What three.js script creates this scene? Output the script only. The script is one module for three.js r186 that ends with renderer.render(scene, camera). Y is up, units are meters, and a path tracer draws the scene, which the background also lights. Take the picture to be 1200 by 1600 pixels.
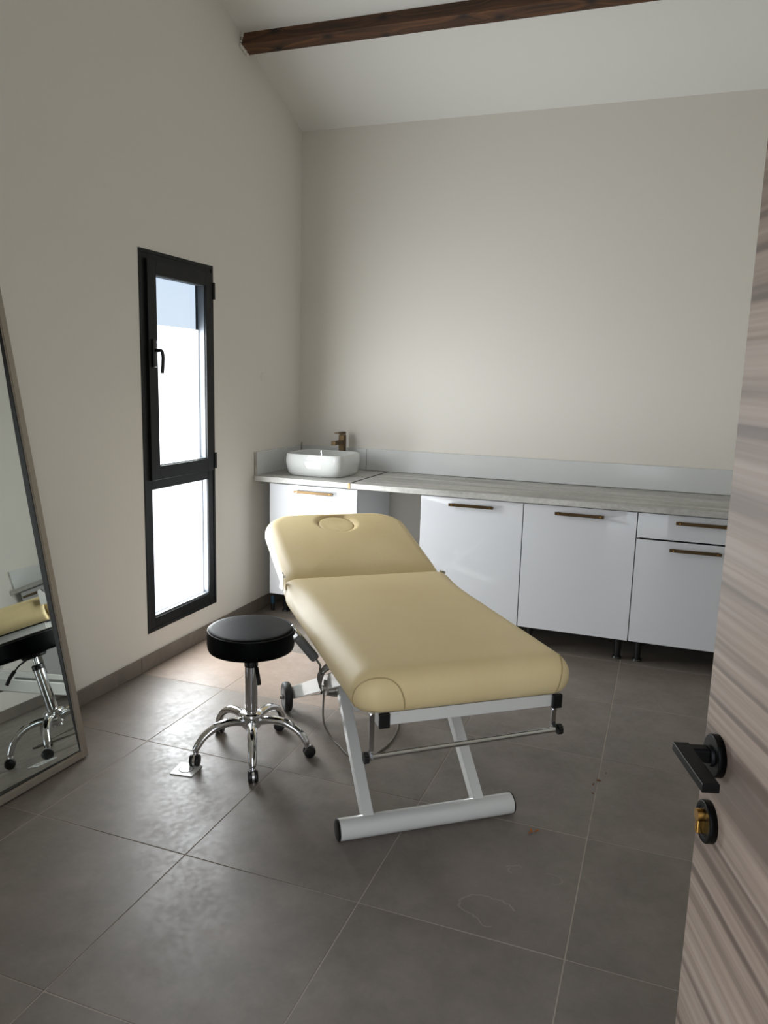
import * as THREE from 'three';
import { RoundedBoxGeometry } from 'three/addons/geometries/RoundedBoxGeometry.js';
import { mergeGeometries, mergeVertices, toCreasedNormals } from 'three/addons/utils/BufferGeometryUtils.js';
import { RectAreaLightUniformsLib } from 'three/addons/lights/RectAreaLightUniformsLib.js';
RectAreaLightUniformsLib.init();

// ---------------------------------------------------------------- camera, sky, light, exposure
const scene = new THREE.Scene();
const camera = new THREE.PerspectiveCamera(2 * Math.atan(800 / 1198.89) * 180 / Math.PI, 1200 / 1600, 0.05, 200);
camera.rotation.order = 'YXZ';
camera.position.set(2.4392, 1.5246, 4.9119);
camera.rotation.set(-0.1713, 0.3492, 0.0269);
const renderer = new THREE.WebGLRenderer({ antialias: true });
renderer.toneMapping = THREE.LinearToneMapping;
renderer.toneMappingExposure = 6.6;
renderer.shadowMap.enabled = true;

{ // bright hazy sky, bluer towards the zenith
  const W = 256, H = 128, d = new Float32Array(W * H * 4);
  for (let j = 0; j < H; j++) {
    const el = ((j + 0.5) / H - 0.5) * Math.PI, s = Math.max(0, Math.sin(el)), t = Math.pow(s, 0.6);
    for (let i = 0; i < W; i++) {
      const k = (j * W + i) * 4, up = el > 0;
      d[k] = up ? 1.0 - 0.46 * t : 0.4; d[k + 1] = up ? 0.97 - 0.28 * t : 0.385; d[k + 2] = up ? 0.93 + 0.0 * t : 0.355; d[k + 3] = 1;
    }
  }
  const sky = new THREE.DataTexture(d, W, H, THREE.RGBAFormat, THREE.FloatType);
  sky.mapping = THREE.EquirectangularReflectionMapping; sky.magFilter = sky.minFilter = THREE.LinearFilter; sky.needsUpdate = true;
  scene.background = sky;
}
const SKY = 0.76;
scene.backgroundIntensity = SKY; scene.environmentIntensity = SKY;
const WIN = 3.7;   // daylight that the two frosted panes spread into the room
for (const [y0, y1, z0, z1] of [[1.062, 1.76, 1.215, 1.605], [0.278, 0.93, 1.175, 1.665]]) {
  const l = new THREE.RectAreaLight(new THREE.Color(0.95, 0.985, 1.0), WIN, z1 - z0, y1 - y0);
  l.position.set(-0.034, (y0 + y1) / 2, (z0 + z1) / 2); l.rotation.y = -Math.PI / 2;
  scene.add(l);
}

// ---------------------------------------------------------------- helpers
const names = new Map();
const numbered = (n) => { const k = names.get(n) || 0; names.set(n, k + 1); return k ? n + '_' + String(k).padStart(3, '0') : n; };
const shadow = (o) => { o.castShadow = o.receiveShadow = true; return o; };
function thing(name, label, category, [x, y, z] = [0, 0, 0], turn = 0, group) {
  const o = new THREE.Group(); o.name = numbered(name); scene.add(o);
  o.position.set(x, y, z); o.rotation.y = turn; o.userData = { label, category };
  if (group) o.userData.group = group;
  return o;
}
function tag(o, label, category, group) { o.userData = { label, category }; if (group) o.userData.group = group; return o; }
function part(name, geos, mat, parent, label) {
  const g = Array.isArray(geos) ? (geos.length > 1 ? mergeGeometries(geos.map((q) => strip(q))) : geos[0]) : geos;
  const o = shadow(new THREE.Mesh(g, mat)); o.name = parent === scene ? numbered(name) : name; parent.add(o);
  if (parent !== scene) { const same = parent.children.filter((c) => c.name.replace(/_\d{3}$/, '') === name).length - 1; if (same > 0) o.name = name + '_' + String(same).padStart(3, '0'); }
  if (label) o.userData.label = label;
  return o;
}
function struct(name, geos, mat, parent = scene) { const o = part(name, geos, mat, parent); if (parent === scene) o.userData.kind = 'structure'; return o; }
function strip(g) { const q = g.index ? g.toNonIndexed() : g.clone(); for (const a of Object.keys(q.attributes)) if (!['position', 'normal', 'uv'].includes(a)) q.deleteAttribute(a); if (!q.attributes.uv) q.setAttribute('uv', new THREE.BufferAttribute(new Float32Array(q.attributes.position.count * 2), 2)); return q; }
const V3 = (x, y, z) => new THREE.Vector3(x, y, z);
// box from min to max corner, edges rounded, uv in metres
function box(x0, y0, z0, x1, y1, z1, r = 0.0015, seg = 1) {
  const w = x1 - x0, h = y1 - y0, d = z1 - z0; r = Math.min(r, w * 0.45, h * 0.45, d * 0.45);
  const g = r > 0 ? new RoundedBoxGeometry(w, h, d, seg, r) : new THREE.BoxGeometry(w, h, d);
  g.translate((x0 + x1) / 2, (y0 + y1) / 2, (z0 + z1) / 2);
  return metreUV(g);
}
function metreUV(g, sx = 1, sy = 1) {
  const p = g.attributes.position, n = g.attributes.normal, uv = new Float32Array(p.count * 2);
  for (let i = 0; i < p.count; i++) {
    const ax = Math.abs(n.getX(i)), ay = Math.abs(n.getY(i)), az = Math.abs(n.getZ(i));
    let u, v;
    if (ay >= ax && ay >= az) { u = p.getX(i); v = p.getZ(i); } else if (ax >= az) { u = p.getZ(i); v = p.getY(i); } else { u = p.getX(i); v = p.getY(i); }
    uv[2 * i] = u * sx; uv[2 * i + 1] = v * sy;
  }
  g.setAttribute('uv', new THREE.BufferAttribute(uv, 2)); return g;
}
function cyl(a, b, r0, r1 = r0, seg = 20, cap = true) {
  const d = b.clone().sub(a), L = d.length(), g = new THREE.CylinderGeometry(r1, r0, L, seg, 1, !cap);
  g.applyQuaternion(new THREE.Quaternion().setFromUnitVectors(V3(0, 1, 0), d.normalize()));
  g.translate((a.x + b.x) / 2, (a.y + b.y) / 2, (a.z + b.z) / 2); return g;
}
// square tube between two points; h = size across the plane containing up, w = size sideways
function bar(a, b, w, h, r = 0.004) {
  const d = b.clone().sub(a), L = d.length(), g = new RoundedBoxGeometry(w, h, L, 2, Math.min(r, w * 0.4, h * 0.4));
  const z = d.normalize(), x = V3(0, 1, 0).cross(z).normalize(), y = z.clone().cross(x);
  g.applyMatrix4(new THREE.Matrix4().makeBasis(x, y, z)); g.translate((a.x + b.x) / 2, (a.y + b.y) / 2, (a.z + b.z) / 2); return g;
}
const lathe = (pts, seg = 48) => new THREE.LatheGeometry(pts.map(([x, y]) => new THREE.Vector2(x, y)), seg);
const tube = (pts, r, n = 60, seg = 8, closed = false) => new THREE.TubeGeometry(new THREE.CatmullRomCurve3(pts, closed, 'centripetal'), n, r, seg, closed);

// ---------------------------------------------------------------- noise and textures
const hash = (x, y, s) => { let h = Math.imul(x, 374761393) ^ Math.imul(y, 668265263) ^ Math.imul(s + 11, 1442695041); h = Math.imul(h ^ (h >>> 13), 1274126177); return ((h ^ (h >>> 16)) >>> 0) / 4294967296; };
function noise(x, y, s = 0) {
  const i = Math.floor(x), j = Math.floor(y), f = x - i, g = y - j, u = f * f * (3 - 2 * f), v = g * g * (3 - 2 * g);
  const a = hash(i, j, s), b = hash(i + 1, j, s), c = hash(i, j + 1, s), d = hash(i + 1, j + 1, s);
  return a + (b - a) * u + (c - a) * v + (a - b - c + d) * u * v;
}
function fbm(x, y, s = 0, o = 4) { let t = 0, a = 0.5, n = 0; for (let k = 0; k < o; k++) { t += a * noise(x, y, s + k * 17); n += a; a *= 0.5; x *= 2.03; y *= 2.03; } return t / n; }
function tex(w, h, f, color = true) {
  const d = new Uint8Array(w * h * 4);
  for (let j = 0; j < h; j++) for (let i = 0; i < w; i++) { const c = f((i + 0.5) / w, (j + 0.5) / h), k = (j * w + i) * 4; for (let q = 0; q < 3; q++) d[k + q] = Math.max(0, Math.min(255, Array.isArray(c) ? c[q] : c)); d[k + 3] = 255; }
  const t = new THREE.DataTexture(d, w, h, THREE.RGBAFormat); t.wrapS = t.wrapT = THREE.RepeatWrapping; t.magFilter = THREE.LinearFilter; t.minFilter = THREE.LinearMipmapLinearFilter; t.generateMipmaps = true;
  if (color) t.colorSpace = THREE.SRGBColorSpace; t.needsUpdate = true; return t;
}
const mix = (a, b, t) => a.map((x, i) => x + (b[i] - x) * t);
const std = (o) => new THREE.MeshStandardMaterial(o), phys = (o) => new THREE.MeshPhysicalMaterial(o);

// ---------------------------------------------------------------- materials
const M = {};
{
  const wallBump = tex(512, 512, (u, v) => 128 + 70 * (fbm(u * 90, v * 90, 3, 3) - 0.5) + 40 * (fbm(u * 12, v * 12, 9, 3) - 0.5), false);
  wallBump.repeat.set(1 / 1.4, 1 / 1.4);
  M.wall = std({ color: 0xe7e3db, roughness: 0.92, bumpMap: wallBump, bumpScale: 0.0012 });
  M.ceiling = std({ color: 0xecebe6, roughness: 0.95, bumpMap: wallBump, bumpScale: 0.0008 });
  M.grout = std({ color: 0xa89d90, roughness: 0.95 });
  M.skirtGrout = M.grout;
  // porcelain tiles, three variants, one with the mark of a dried puddle
  const tileTex = (seed, puddle, warm) => tex(512, 512, (u, v) => {
    const a = fbm(u * 3 + seed, v * 3, seed, 5), b = fbm(u * 14, v * 14 + seed, seed + 4, 4), c = fbm(u * 60, v * 60, seed + 8, 2);
    let t = 0.5 + (a - 0.5) * 1.1 + (b - 0.5) * 0.6 + (c - 0.5) * 0.25;
    let col = mix([108, 100, 92], [130, 121, 112], t);
    col = mix(col, [142, 127, 119], Math.max(0, fbm(u * 2.2, v * 2.2, seed + 31, 3) - 0.5) * 1.2);
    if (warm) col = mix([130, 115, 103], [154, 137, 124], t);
    if (puddle) {
      const ring = (cx, cy, r, w, s, from, to) => { const dx = u - cx, dy = v - cy, an = Math.atan2(dy, dx), rr = r * (1 + 0.5 * (noise(an * 1.3 + 9, s, s) - 0.5) + 0.12 * (noise(an * 6 + 9, s, s + 2) - 0.5)); const q = ((an - from) % (2 * Math.PI) + 2 * Math.PI) % (2 * Math.PI); const e = Math.abs(Math.hypot(dx, dy * 1.35) - rr); return q < to && e < w ? 1 - e / w : 0; };
      const e = Math.max(ring(0.62, 0.81, 0.13, 0.008, 3, 1.3, 4.6), 0.8 * ring(0.68, 0.44, 0.05, 0.007, 5, 2, 3.4), 0.6 * ring(0.86, 0.45, 0.05, 0.006, 8, 4, 3.6));
      col = mix(col, [160, 150, 142], e * 0.75);
    }
    return col;
  });
  const rough = tex(512, 512, (u, v) => 112 + 50 * (fbm(u * 4, v * 4, 71, 4) - 0.5) + 40 * (fbm(u * 40, v * 40, 77, 3) - 0.5), false);
  const tb = tex(512, 512, (u, v) => 128 + 130 * (fbm(u * 22, v * 22, 53, 4) - 0.5) + 60 * (fbm(u * 6, v * 6, 57, 2) - 0.5), false);
  M.tiles = [1, 2, 3].map((s) => std({ map: tileTex(s * 7, false), roughness: 1, roughnessMap: rough, bumpMap: tb, bumpScale: 0.00022 }));
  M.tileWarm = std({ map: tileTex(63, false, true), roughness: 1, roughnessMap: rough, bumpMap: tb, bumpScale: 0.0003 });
  M.tilePuddle = std({ map: tileTex(40, true), roughness: 1, roughnessMap: rough, bumpMap: tb, bumpScale: 0.00022 });
  M.skirt = M.tiles;
  M.anthracite = phys({ color: 0x0a0d0e, roughness: 0.5, specularIntensity: 0.6 });
  M.bead = std({ color: 0x565b60, roughness: 0.4 });
  M.black = std({ color: 0x0a0a0b, roughness: 0.4 });
  M.blackMatt = phys({ color: 0x030303, roughness: 0.45, specularIntensity: 0.3 });
  M.rubber = std({ color: 0x070707, roughness: 0.6 });
  M.clear = phys({ color: new THREE.Color(0.155, 0.182, 0.21), roughness: 0.02, transmission: 1, thickness: 0, ior: 1.5 });
  M.frosted = phys({ color: 0xffffff, roughness: 1.0, transmission: 1, thickness: 0, ior: 1.45 });
  // cream leatherette
  const lb = tex(512, 512, (u, v) => 128 + 90 * (fbm(u * 120, v * 120, 21, 2) - 0.5) + 60 * (fbm(u * 8, v * 8, 25, 3) - 0.5), false);
  const lc = tex(512, 512, (u, v) => mix([219, 197, 146], [231, 211, 163], 0.5 + (fbm(u * 5, v * 5, 61, 4) - 0.5) * 1.4));
  lb.repeat.set(2, 2);
  M.leather = phys({ map: lc, roughness: 0.56, bumpMap: lb, bumpScale: 0.0009, sheen: 0.15, sheenRoughness: 0.5 });
  M.leatherPlain = std({ color: 0xb09b6c, roughness: 0.5 });
  M.seat = phys({ color: 0x060708, specularIntensity: 0.1, roughness: 0.5, bumpMap: lb, bumpScale: 0.0008 });
  M.whiteMetal = phys({ color: 0xd9d9d4, roughness: 0.22, clearcoat: 0.8, clearcoatRoughness: 0.06 });
  M.chrome = std({ color: 0xd8d9da, roughness: 0.1, metalness: 1 });
  M.satin = std({ color: 0xa9a39a, roughness: 0.42, metalness: 0.75 });
  M.mirrorFrame = std({ color: 0x9f968a, roughness: 0.45, metalness: 0.55 });
  M.mirror = std({ color: 0xd5dad6, roughness: 0.015, metalness: 1 });
  M.gloss = phys({ color: 0xd6d8dc, roughness: 0.045, clearcoat: 0.5, clearcoatRoughness: 0.03 });
  M.carcass = std({ color: 0xd4d6d8, roughness: 0.45 });
  M.upstand = phys({ color: 0xdddfdf, roughness: 0.12 });
  M.ceramic = phys({ color: 0xd6d8d6, roughness: 0.04, clearcoat: 1, clearcoatRoughness: 0.03 });
  M.brass = std({ color: 0x5a4a35, roughness: 0.4, metalness: 1 });
  M.goldBrass = std({ color: 0xc79a52, roughness: 0.22, metalness: 1 });
  M.greyPlastic = std({ color: 0x5f605e, roughness: 0.45 });
  M.cable = std({ color: 0x6d675e, roughness: 0.5 });
  // concrete-look laminate, streaks along the worktop
  const con = tex(2048, 512, (u, v) => { const x = u * 3, y = v * 0.75, a = fbm(x * 2.2, y * 22, 5, 5), b = fbm(x * 60, y * 60, 8, 3), c = fbm(x * 6, y * 60, 13, 3); return mix([158, 157, 152], [205, 204, 199], 0.5 + (a - 0.5) * 1.5 + (b - 0.5) * 0.6 + (c - 0.5) * 0.7); });
  con.repeat.set(1 / 3, 1 / 0.75);
  M.concrete = std({ map: con, roughness: 0.45 });
  M.chip = std({ color: 0xc2a77c, roughness: 0.8 });
  // dark stained purlin
  const wood = tex(2048, 256, (u, v) => {
    const x = u * 4, y = v * 0.3; let yy = y;
    const knots = [[0.34, 0.13], [0.66, 0.17], [0.98, 0.12], [1.42, 0.18], [1.6, 0.14], [2.05, 0.16], [2.4, 0.12], [3.1, 0.16]]; let k = 0;
    for (const [kx, ky] of knots) { const dx = (x - kx) / 0.09, dy = (y - ky) / 0.045, e = Math.exp(-dx * dx - dy * dy); yy += e * 0.03 * Math.sign(dy || 1); k = Math.max(k, Math.exp(-((x - kx) ** 2) / 0.0009 - ((y - ky) ** 2) / 0.0003)); }
    const g = fbm(x * 1.6, yy * 90, 3, 4), f = fbm(x * 8, yy * 300, 7, 3);
    return mix(mix([52, 32, 19], [116, 76, 45], 0.5 + (g - 0.5) * 1.7 + (f - 0.5) * 0.5), [24, 14, 9], k * 0.85);
  });
  wood.repeat.set(1 / 4, 1 / 0.3);
  M.beam = std({ map: wood, roughness: 0.6 });
  // grey-brown veneer with cross grain
  const ven = tex(1024, 2048, (u, v) => {
    const x = u * 0.85, y = v * 2.05, w = y + 0.012 * (fbm(x * 2, y * 2.2, 15, 2) - 0.5) * 2;
    const a = fbm(x * 0.7, w * 11, 1, 3), b = fbm(x * 1.8, w * 110, 5, 3), c = fbm(x * 4, w * 330, 8, 2), e = Math.max(0, fbm(x * 1.1, w * 70, 19, 2) - 0.54) * 3, h = Math.max(0, fbm(x * 1.6, w * 85, 29, 2) - 0.6) * 2.4;
    let q = mix([128, 111, 98], [160, 142, 127], 0.5 + (a - 0.5) * 0.8 + (b - 0.5) * 1.3 + (c - 0.5) * 0.7);
    q = mix(q, [92, 78, 69], Math.min(0.75, e * 1.3)); return mix(q, [176, 160, 148], Math.min(0.5, h));
  });
  M.veneer = std({ map: ven, roughness: 0.55 });
  M.veneerEdge = std({ color: 0x8b7a6d, roughness: 0.6 });
  M.terrace = std({ color: 0xb3ada3, roughness: 0.9 });
  M.board = std({ color: 0x4b3427, roughness: 0.8 });
}

// ---------------------------------------------------------------- the room: x 0..3.65, z 0..4.69
const RX = 3.65, RZ = 4.69, HB = 3.13, SL = 0.38, RIDGE = 2.4, HR = HB + SL * RIDGE, HF = HR - SL * (RZ - RIDGE);
function gable(hole, x, out, th = 0.3) {   // wall in the z-y plane, 0.3 thick, growing to -x or +x
  const s = new THREE.Shape([[0, -0.1], [RZ, -0.1], [RZ, HF + 0.02], [RIDGE, HR + 0.02], [0, HB + 0.02]].map(([a, b]) => new THREE.Vector2(a, b)));
  if (hole) s.holes.push(new THREE.Path(hole.map(([a, b]) => new THREE.Vector2(a, b))));
  const g = new THREE.ExtrudeGeometry(s, { depth: th, bevelEnabled: false });
  g.applyMatrix4(new THREE.Matrix4().makeBasis(V3(0, 0, 1), V3(0, 1, 0), V3(-1, 0, 0)));
  g.translate(out < 0 ? x : x + th, 0, 0); return metreUV(g);
}
const WZ0 = 1.098, WZ1 = 1.744, WY0 = 0.187, WY1 = 2.1155;
struct('wall_left', gable([[WZ0 + 0.012, WY0 + 0.012], [WZ1 - 0.012, WY0 + 0.012], [WZ1 - 0.012, WY1 - 0.012], [WZ0 + 0.012, WY1 - 0.012]], 0, -1, 0.1), M.wall);
struct('wall_right', gable(null, RX, 1), M.wall);
struct('wall_back', box(-0.3, -0.1, -0.2, RX + 0.3, HB + 0.02, 0, 0), M.wall);
const DX0 = 1.925, DX1 = 2.785, DH = 2.06;
{
  const s = new THREE.Shape([[-0.3, -0.1], [DX0, -0.1], [DX0, DH], [DX1, DH], [DX1, -0.1], [RX + 0.3, -0.1], [RX + 0.3, HF + 0.02], [-0.3, HF + 0.02]].map(([a, b]) => new THREE.Vector2(a, b)));
  const g = new THREE.ExtrudeGeometry(s, { depth: 0.12, bevelEnabled: false }); g.translate(0, 0, RZ);
  struct('wall_front', metreUV(g), M.wall);
}
{
  const slab = (z0, y0, z1, y1) => { const s = new THREE.Shape([[z0, y0], [z1, y1], [z1, y1 + 0.2], [z0, y0 + 0.2]].map(([a, b]) => new THREE.Vector2(a, b))); const g = new THREE.ExtrudeGeometry(s, { depth: RX + 0.6, bevelEnabled: false }); g.applyMatrix4(new THREE.Matrix4().makeBasis(V3(0, 0, 1), V3(0, 1, 0), V3(-1, 0, 0))); g.translate(RX + 0.3, 0, 0); return metreUV(g); };
  struct('ceiling', [slab(-0.2, HB - SL * 0.2, RIDGE, HR), slab(RIDGE, HR, RZ + 0.15, HF - SL * 0.15)], M.ceiling);
}
// floor: grout bed with every tile a piece of its own
const TX0 = 0.4995, TZ0 = 3.6145, TS = 0.6;
{
  const floor = struct('floor', box(-0.02, -0.1, -0.02, RX + 0.02, -0.0009, RZ + 0.12, 0), M.grout);
  const xs = [0], zs = [0]; for (let k = 0; k < 7; k++) { const x = TX0 + k * TS; if (x < RX) xs.push(x); } xs.push(RX);
  for (let k = 6; k > -3; k--) { const z = TZ0 - k * TS; if (z > 0.01 && z < RZ + 0.1) zs.push(z); } zs.push(RZ + 0.11);
  const G = 0.0016, cache = new Map();
  for (let i = 0; i < xs.length - 1; i++) for (let j = 0; j < zs.length - 1; j++) {
    const w = xs[i + 1] - xs[i] - 2 * G, d = zs[j + 1] - zs[j] - 2 * G, key = w.toFixed(3) + '_' + d.toFixed(3) + '_' + ((i * 3 + j) % 4);
    if (w < 0.01 || d < 0.01) continue;
    if (!cache.has(key)) {
      const g = new RoundedBoxGeometry(w, 0.01, d, 1, 0.0012); metreUV(g, 1 / TS, 1 / TS);
      const uv = g.attributes.uv, q = (i * 3 + j) % 4; for (let k = 0; k < uv.count; k++) { const a = uv.getX(k) + 0.5, b = uv.getY(k) + 0.5; uv.setXY(k, q & 1 ? 1 - a : a, q & 2 ? 1 - b : b); }
      cache.set(key, g);
    }
    const puddle = Math.abs(xs[i] - (TX0 + 2 * TS)) < 0.01 && Math.abs(zs[j] - (TZ0 - 2 * TS)) < 0.01;
    let g = cache.get(key);
    if (puddle) { g = metreUV(new RoundedBoxGeometry(w, 0.01, d, 1, 0.0012), 1 / TS, 1 / TS); const uv = g.attributes.uv; for (let k = 0; k < uv.count; k++) uv.setXY(k, uv.getX(k) + 0.5, uv.getY(k) + 0.5); }
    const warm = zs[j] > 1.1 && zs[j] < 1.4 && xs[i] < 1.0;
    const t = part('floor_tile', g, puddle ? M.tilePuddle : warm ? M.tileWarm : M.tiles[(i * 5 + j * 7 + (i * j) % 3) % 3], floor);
    t.position.set((xs[i] + xs[i + 1]) / 2, -0.005 + (hash(i, j, 5) - 0.5) * 0.0006, (zs[j] + zs[j + 1]) / 2);
    t.rotation.set((hash(i, j, 6) - 0.5) * 0.002, 0, (hash(i, j, 7) - 0.5) * 0.002);
  }
}
// tiled skirting, each length a piece
function skirting(name, side) {
  const base = struct(name, side === 'left' ? box(0, 0, 0.02, 0.004, 0.076, RZ, 0) : side === 'back' ? box(0.02, 0, 0, RX - 0.02, 0.076, 0.004, 0) : box(RX - 0.004, 0, 0.02, RX, 0.076, RZ, 0), M.grout);
  const cuts = []; const end = side === 'back' ? RX : RZ, start = side === 'back' ? TX0 - TS : TZ0 - 7 * TS; for (let z = start; z < end + TS; z += TS) cuts.push(Math.min(Math.max(z, 0.012), end - 0.012));
  for (let k = 0; k + 1 < cuts.length; k++) {
    const a = cuts[k] + 0.0014, b = cuts[k + 1] - 0.0014; if (b - a < 0.02) continue;
    part('skirting_tile', side === 'left' ? box(0.004, 0.001, a, 0.012, 0.08, b, 0.0012) : side === 'back' ? box(a, 0.001, 0.004, b, 0.08, 0.012, 0.0012) : box(RX - 0.012, 0.001, a, RX - 0.004, 0.08, b, 0.0012), M.tiles[k % 3], base);
  }
}
skirting('baseboard_left', 'left'); skirting('baseboard_back', 'back'); skirting('baseboard_right', 'right');
struct('terrace', box(-30, -0.4, -30, 30, -0.11, 30, 0), M.terrace);

// ceiling beam, parallel to the back wall, square to the slope
{
  const g = new RoundedBoxGeometry(RX + 0.02, 0.155, 0.085, 2, 0.004); metreUV(g);
  { const uv = g.attributes.uv; for (let k = 0; k < uv.count; k++) uv.setXY(k, uv.getX(k) + 1.95, uv.getY(k) + 0.15); }
  const o = struct('beam', g, M.beam); o.rotation.x = -Math.atan(SL) * 0.8; o.position.set(RX / 2, 3.417, 0.735);
  const chips = [];
  for (let k = 0; k < 14; k++) { const a = -1.2 + k * 0.22, q = new THREE.IcosahedronGeometry(0.006 + 0.006 * hash(k, 2, 3), 0); q.translate(-RX / 2 + 0.008 + 0.004 * hash(k, 3, 4), k < 7 ? -0.072 + k * 0.016 : -0.079 - 0.002 * hash(k, 1, 1), k < 7 ? 0.044 : -0.042 + (k - 7) * 0.013); chips.push(q); }
  part('plaster_chips', chips, M.wall, o, 'crumbling plaster edge round the beam end');
}

// ---------------------------------------------------------------- window in the left wall
{
  const w = new THREE.Group(); w.name = 'window_1'; w.userData = { kind: 'structure' }; scene.add(w);
  const fr = (y0, y1, z0, z1, t, x0, x1, tb = t) => [box(x0, y0, z0, x1, y1, z0 + t, 0.002), box(x0, y0, z1 - t, x1, y1, z1, 0.002), box(x0, y0, z0 + t, x1, y0 + tb, z1 - t, 0.002), box(x0, y1 - tb, z0 + t, x1, y1, z1 - t, 0.002)];
  part('frame', [...fr(WY0, WY1, WZ0, WZ1, 0.018, -0.005, 0.004), ...fr(WY0 + 0.013, WY1 - 0.013, WZ0 + 0.013, WZ1 - 0.013, 0.056, -0.07, 0.0), box(-0.07, 0.935, WZ0 + 0.06, 0.0, 0.99, WZ1 - 0.06, 0.002)], M.anthracite, w);
  part('glazing_bead', fr(0.255, 0.947, 1.158, 1.69, 0.013, -0.042, -0.006), M.bead, w);
  const SZ0 = 1.118, SZ1 = 1.694, SY0 = 0.985, SY1 = 2.072;
  const sash = part('sash', [...fr(SY0, SY1, SZ0, SZ1, 0.07, -0.055, 0.014)], M.anthracite, w);
  part('glazing_bead', fr(SY0 + 0.062, SY1 - 0.06, SZ0 + 0.062, SZ1 - 0.062, 0.014, -0.036, 0.004), M.bead, sash);
  for (const y of [1.04, 1.98]) part('hinge', [cyl(V3(0.016, y - 0.045, SZ0 - 0.004), V3(0.016, y + 0.045, SZ0 - 0.004), 0.0085), box(0.004, y - 0.042, SZ0 - 0.014, 0.018, y + 0.042, SZ0 + 0.004, 0.002)], M.black, w);
  const film = 1.766, sheet = (y0, y1, z0, z1) => new THREE.PlaneGeometry(z1 - z0, y1 - y0).rotateY(Math.PI / 2).translate(-0.038, (y0 + y1) / 2, (z0 + z1) / 2);
  part('glass_pane', sheet(film, SY1 - 0.066, SZ0 + 0.066, SZ1 - 0.066), M.clear, w, 'clear strip of glass above the frosted film');
  part('frosted_pane', sheet(SY0 + 0.066, film, SZ0 + 0.066, SZ1 - 0.066), M.frosted, w, 'frosted film on the opening pane');
  part('frosted_pane', sheet(0.262, 0.942, 1.163, 1.684), M.frosted, w, 'frosted fixed lower pane');
  const hz = SZ1 - 0.036, hy = 1.63, hd = part('handle', [box(0.014, hy - 0.078, hz - 0.014, 0.026, hy + 0.06, hz + 0.014, 0.006, 3), cyl(V3(0.02, hy + 0.005, hz), V3(0.05, hy + 0.005, hz), 0.0095)], M.black, sash);
  void hd;
  part('handle_lever', tube([V3(0.045, hy + 0.006, hz), V3(0.056, hy + 0.004, hz - 0.006), V3(0.062, hy - 0.02, hz - 0.008), V3(0.061, hy - 0.06, hz - 0.008), V3(0.057, hy - 0.105, hz - 0.008)], 0.0085, 24, 10), M.black, sash);
}
// round blank in the left wall
tag(part('wall_cap', lathe([[0, 0.006], [0.012, 0.006], [0.013, 0.004], [0.026, 0.0035], [0.03, 0.001], [0.03, -0.002]], 32).rotateZ(-Math.PI / 2).translate(0, 1.518, 0.53), M.wall, scene), 'small round white cap on the left wall between window and corner', 'wall cap');

// ---------------------------------------------------------------- kitchen run along the back wall
const FZ = 0.6615, DB = 0.147, DT = 0.861;
function handle(parent, x0, x1, y) {
  const h = part('handle', [box(x0, y - 0.009, FZ + 0.02, x1, y + 0.009, FZ + 0.027, 0.002, 2), box(x0 + 0.012, y - 0.007, FZ - 0.001, x0 + 0.03, y + 0.007, FZ + 0.021, 0.002), box(x1 - 0.03, y - 0.007, FZ - 0.001, x1 - 0.012, y + 0.007, FZ + 0.021, 0.002)], M.brass, parent);
  for (const x of [x0 + 0.02, x1 - 0.02]) part('screw', cyl(V3(x, y, FZ + 0.026), V3(x, y, FZ + 0.0285), 0.0042, 0.0036, 14), M.goldBrass, h);
}
function cabinet(x0, x1, label, hx, drawer, lowerX) {
  const t = thing('base_cabinet', label, 'cabinet', [0, 0, 0], 0, 'kitchen base cabinets along the back wall');
  const a = x0 + 0.001, b = x1 - 0.001, T = 0.016;
  part('side_panel', box(a, DB, 0.085, a + T, 0.868, FZ - 0.021, 0.001), M.carcass, t);
  part('side_panel', box(b - T, DB, 0.085, b, 0.868, FZ - 0.021, 0.001), M.carcass, t);
  part('bottom_board', box(a + T, DB, 0.085, b - T, DB + T, FZ - 0.022, 0.001), M.carcass, t); part('back_board', box(a + T, DB + T, 0.085, b - T, 0.868, 0.093, 0.001), M.carcass, t); part('top_rail', box(a + T, 0.85, FZ - 0.12, b - T, 0.868, FZ - 0.022, 0.001), M.carcass, t);
  const G = 0.0018;
  if (drawer) {
    const d = part('drawer', box(a + G, 0.727, FZ - 0.019, b - G, DT, FZ, 0.0015, 2), M.gloss, t); handle(d, hx, hx + 0.262, 0.823);
    const e = part('door', box(a + G, DB, FZ - 0.019, b - G, 0.718, FZ, 0.0015, 2), M.gloss, t); handle(e, lowerX, lowerX + 0.255, 0.677);
  } else { const d = part('door', box(a + G, DB, FZ - 0.019, b - G, DT, FZ, 0.0015, 2), M.gloss, t); handle(d, hx, hx + 0.262, 0.823); }
  for (const x of [x0 + 0.055, x1 - 0.055]) for (const z of [0.13, 0.535]) part('leg', [cyl(V3(x, 0, z), V3(x, 0.012, z), 0.027, 0.024), cyl(V3(x, 0.012, z), V3(x, DB, z), 0.016, 0.019)], M.black, t);
  return t;
}
const c1 = cabinet(0.119, 0.719, 'white gloss cabinet under the sink, brass bar handle, beside the left wall', 0.302);
for (const y of [0.29, 0.70]) part('screw', cyl(V3(0.12, y, 0.625), V3(0.112, y, 0.625), 0.006, 0.005, 12), M.chrome, c1);
cabinet(1.1176, 1.7226, 'white gloss single-door cabinet just right of the open knee space', 1.293);
cabinet(1.7226, 2.3318, 'white gloss single-door cabinet between another door and the drawer unit', 1.898);
cabinet(2.3318, 2.935, 'white gloss cabinet with one drawer over a door, partly behind the wooden door', 2.523, true, 2.503);
cabinet(2.935, 3.54, 'white gloss drawer cabinet at the right end, seen only in the mirror', 3.22, true, 3.22);

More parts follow.
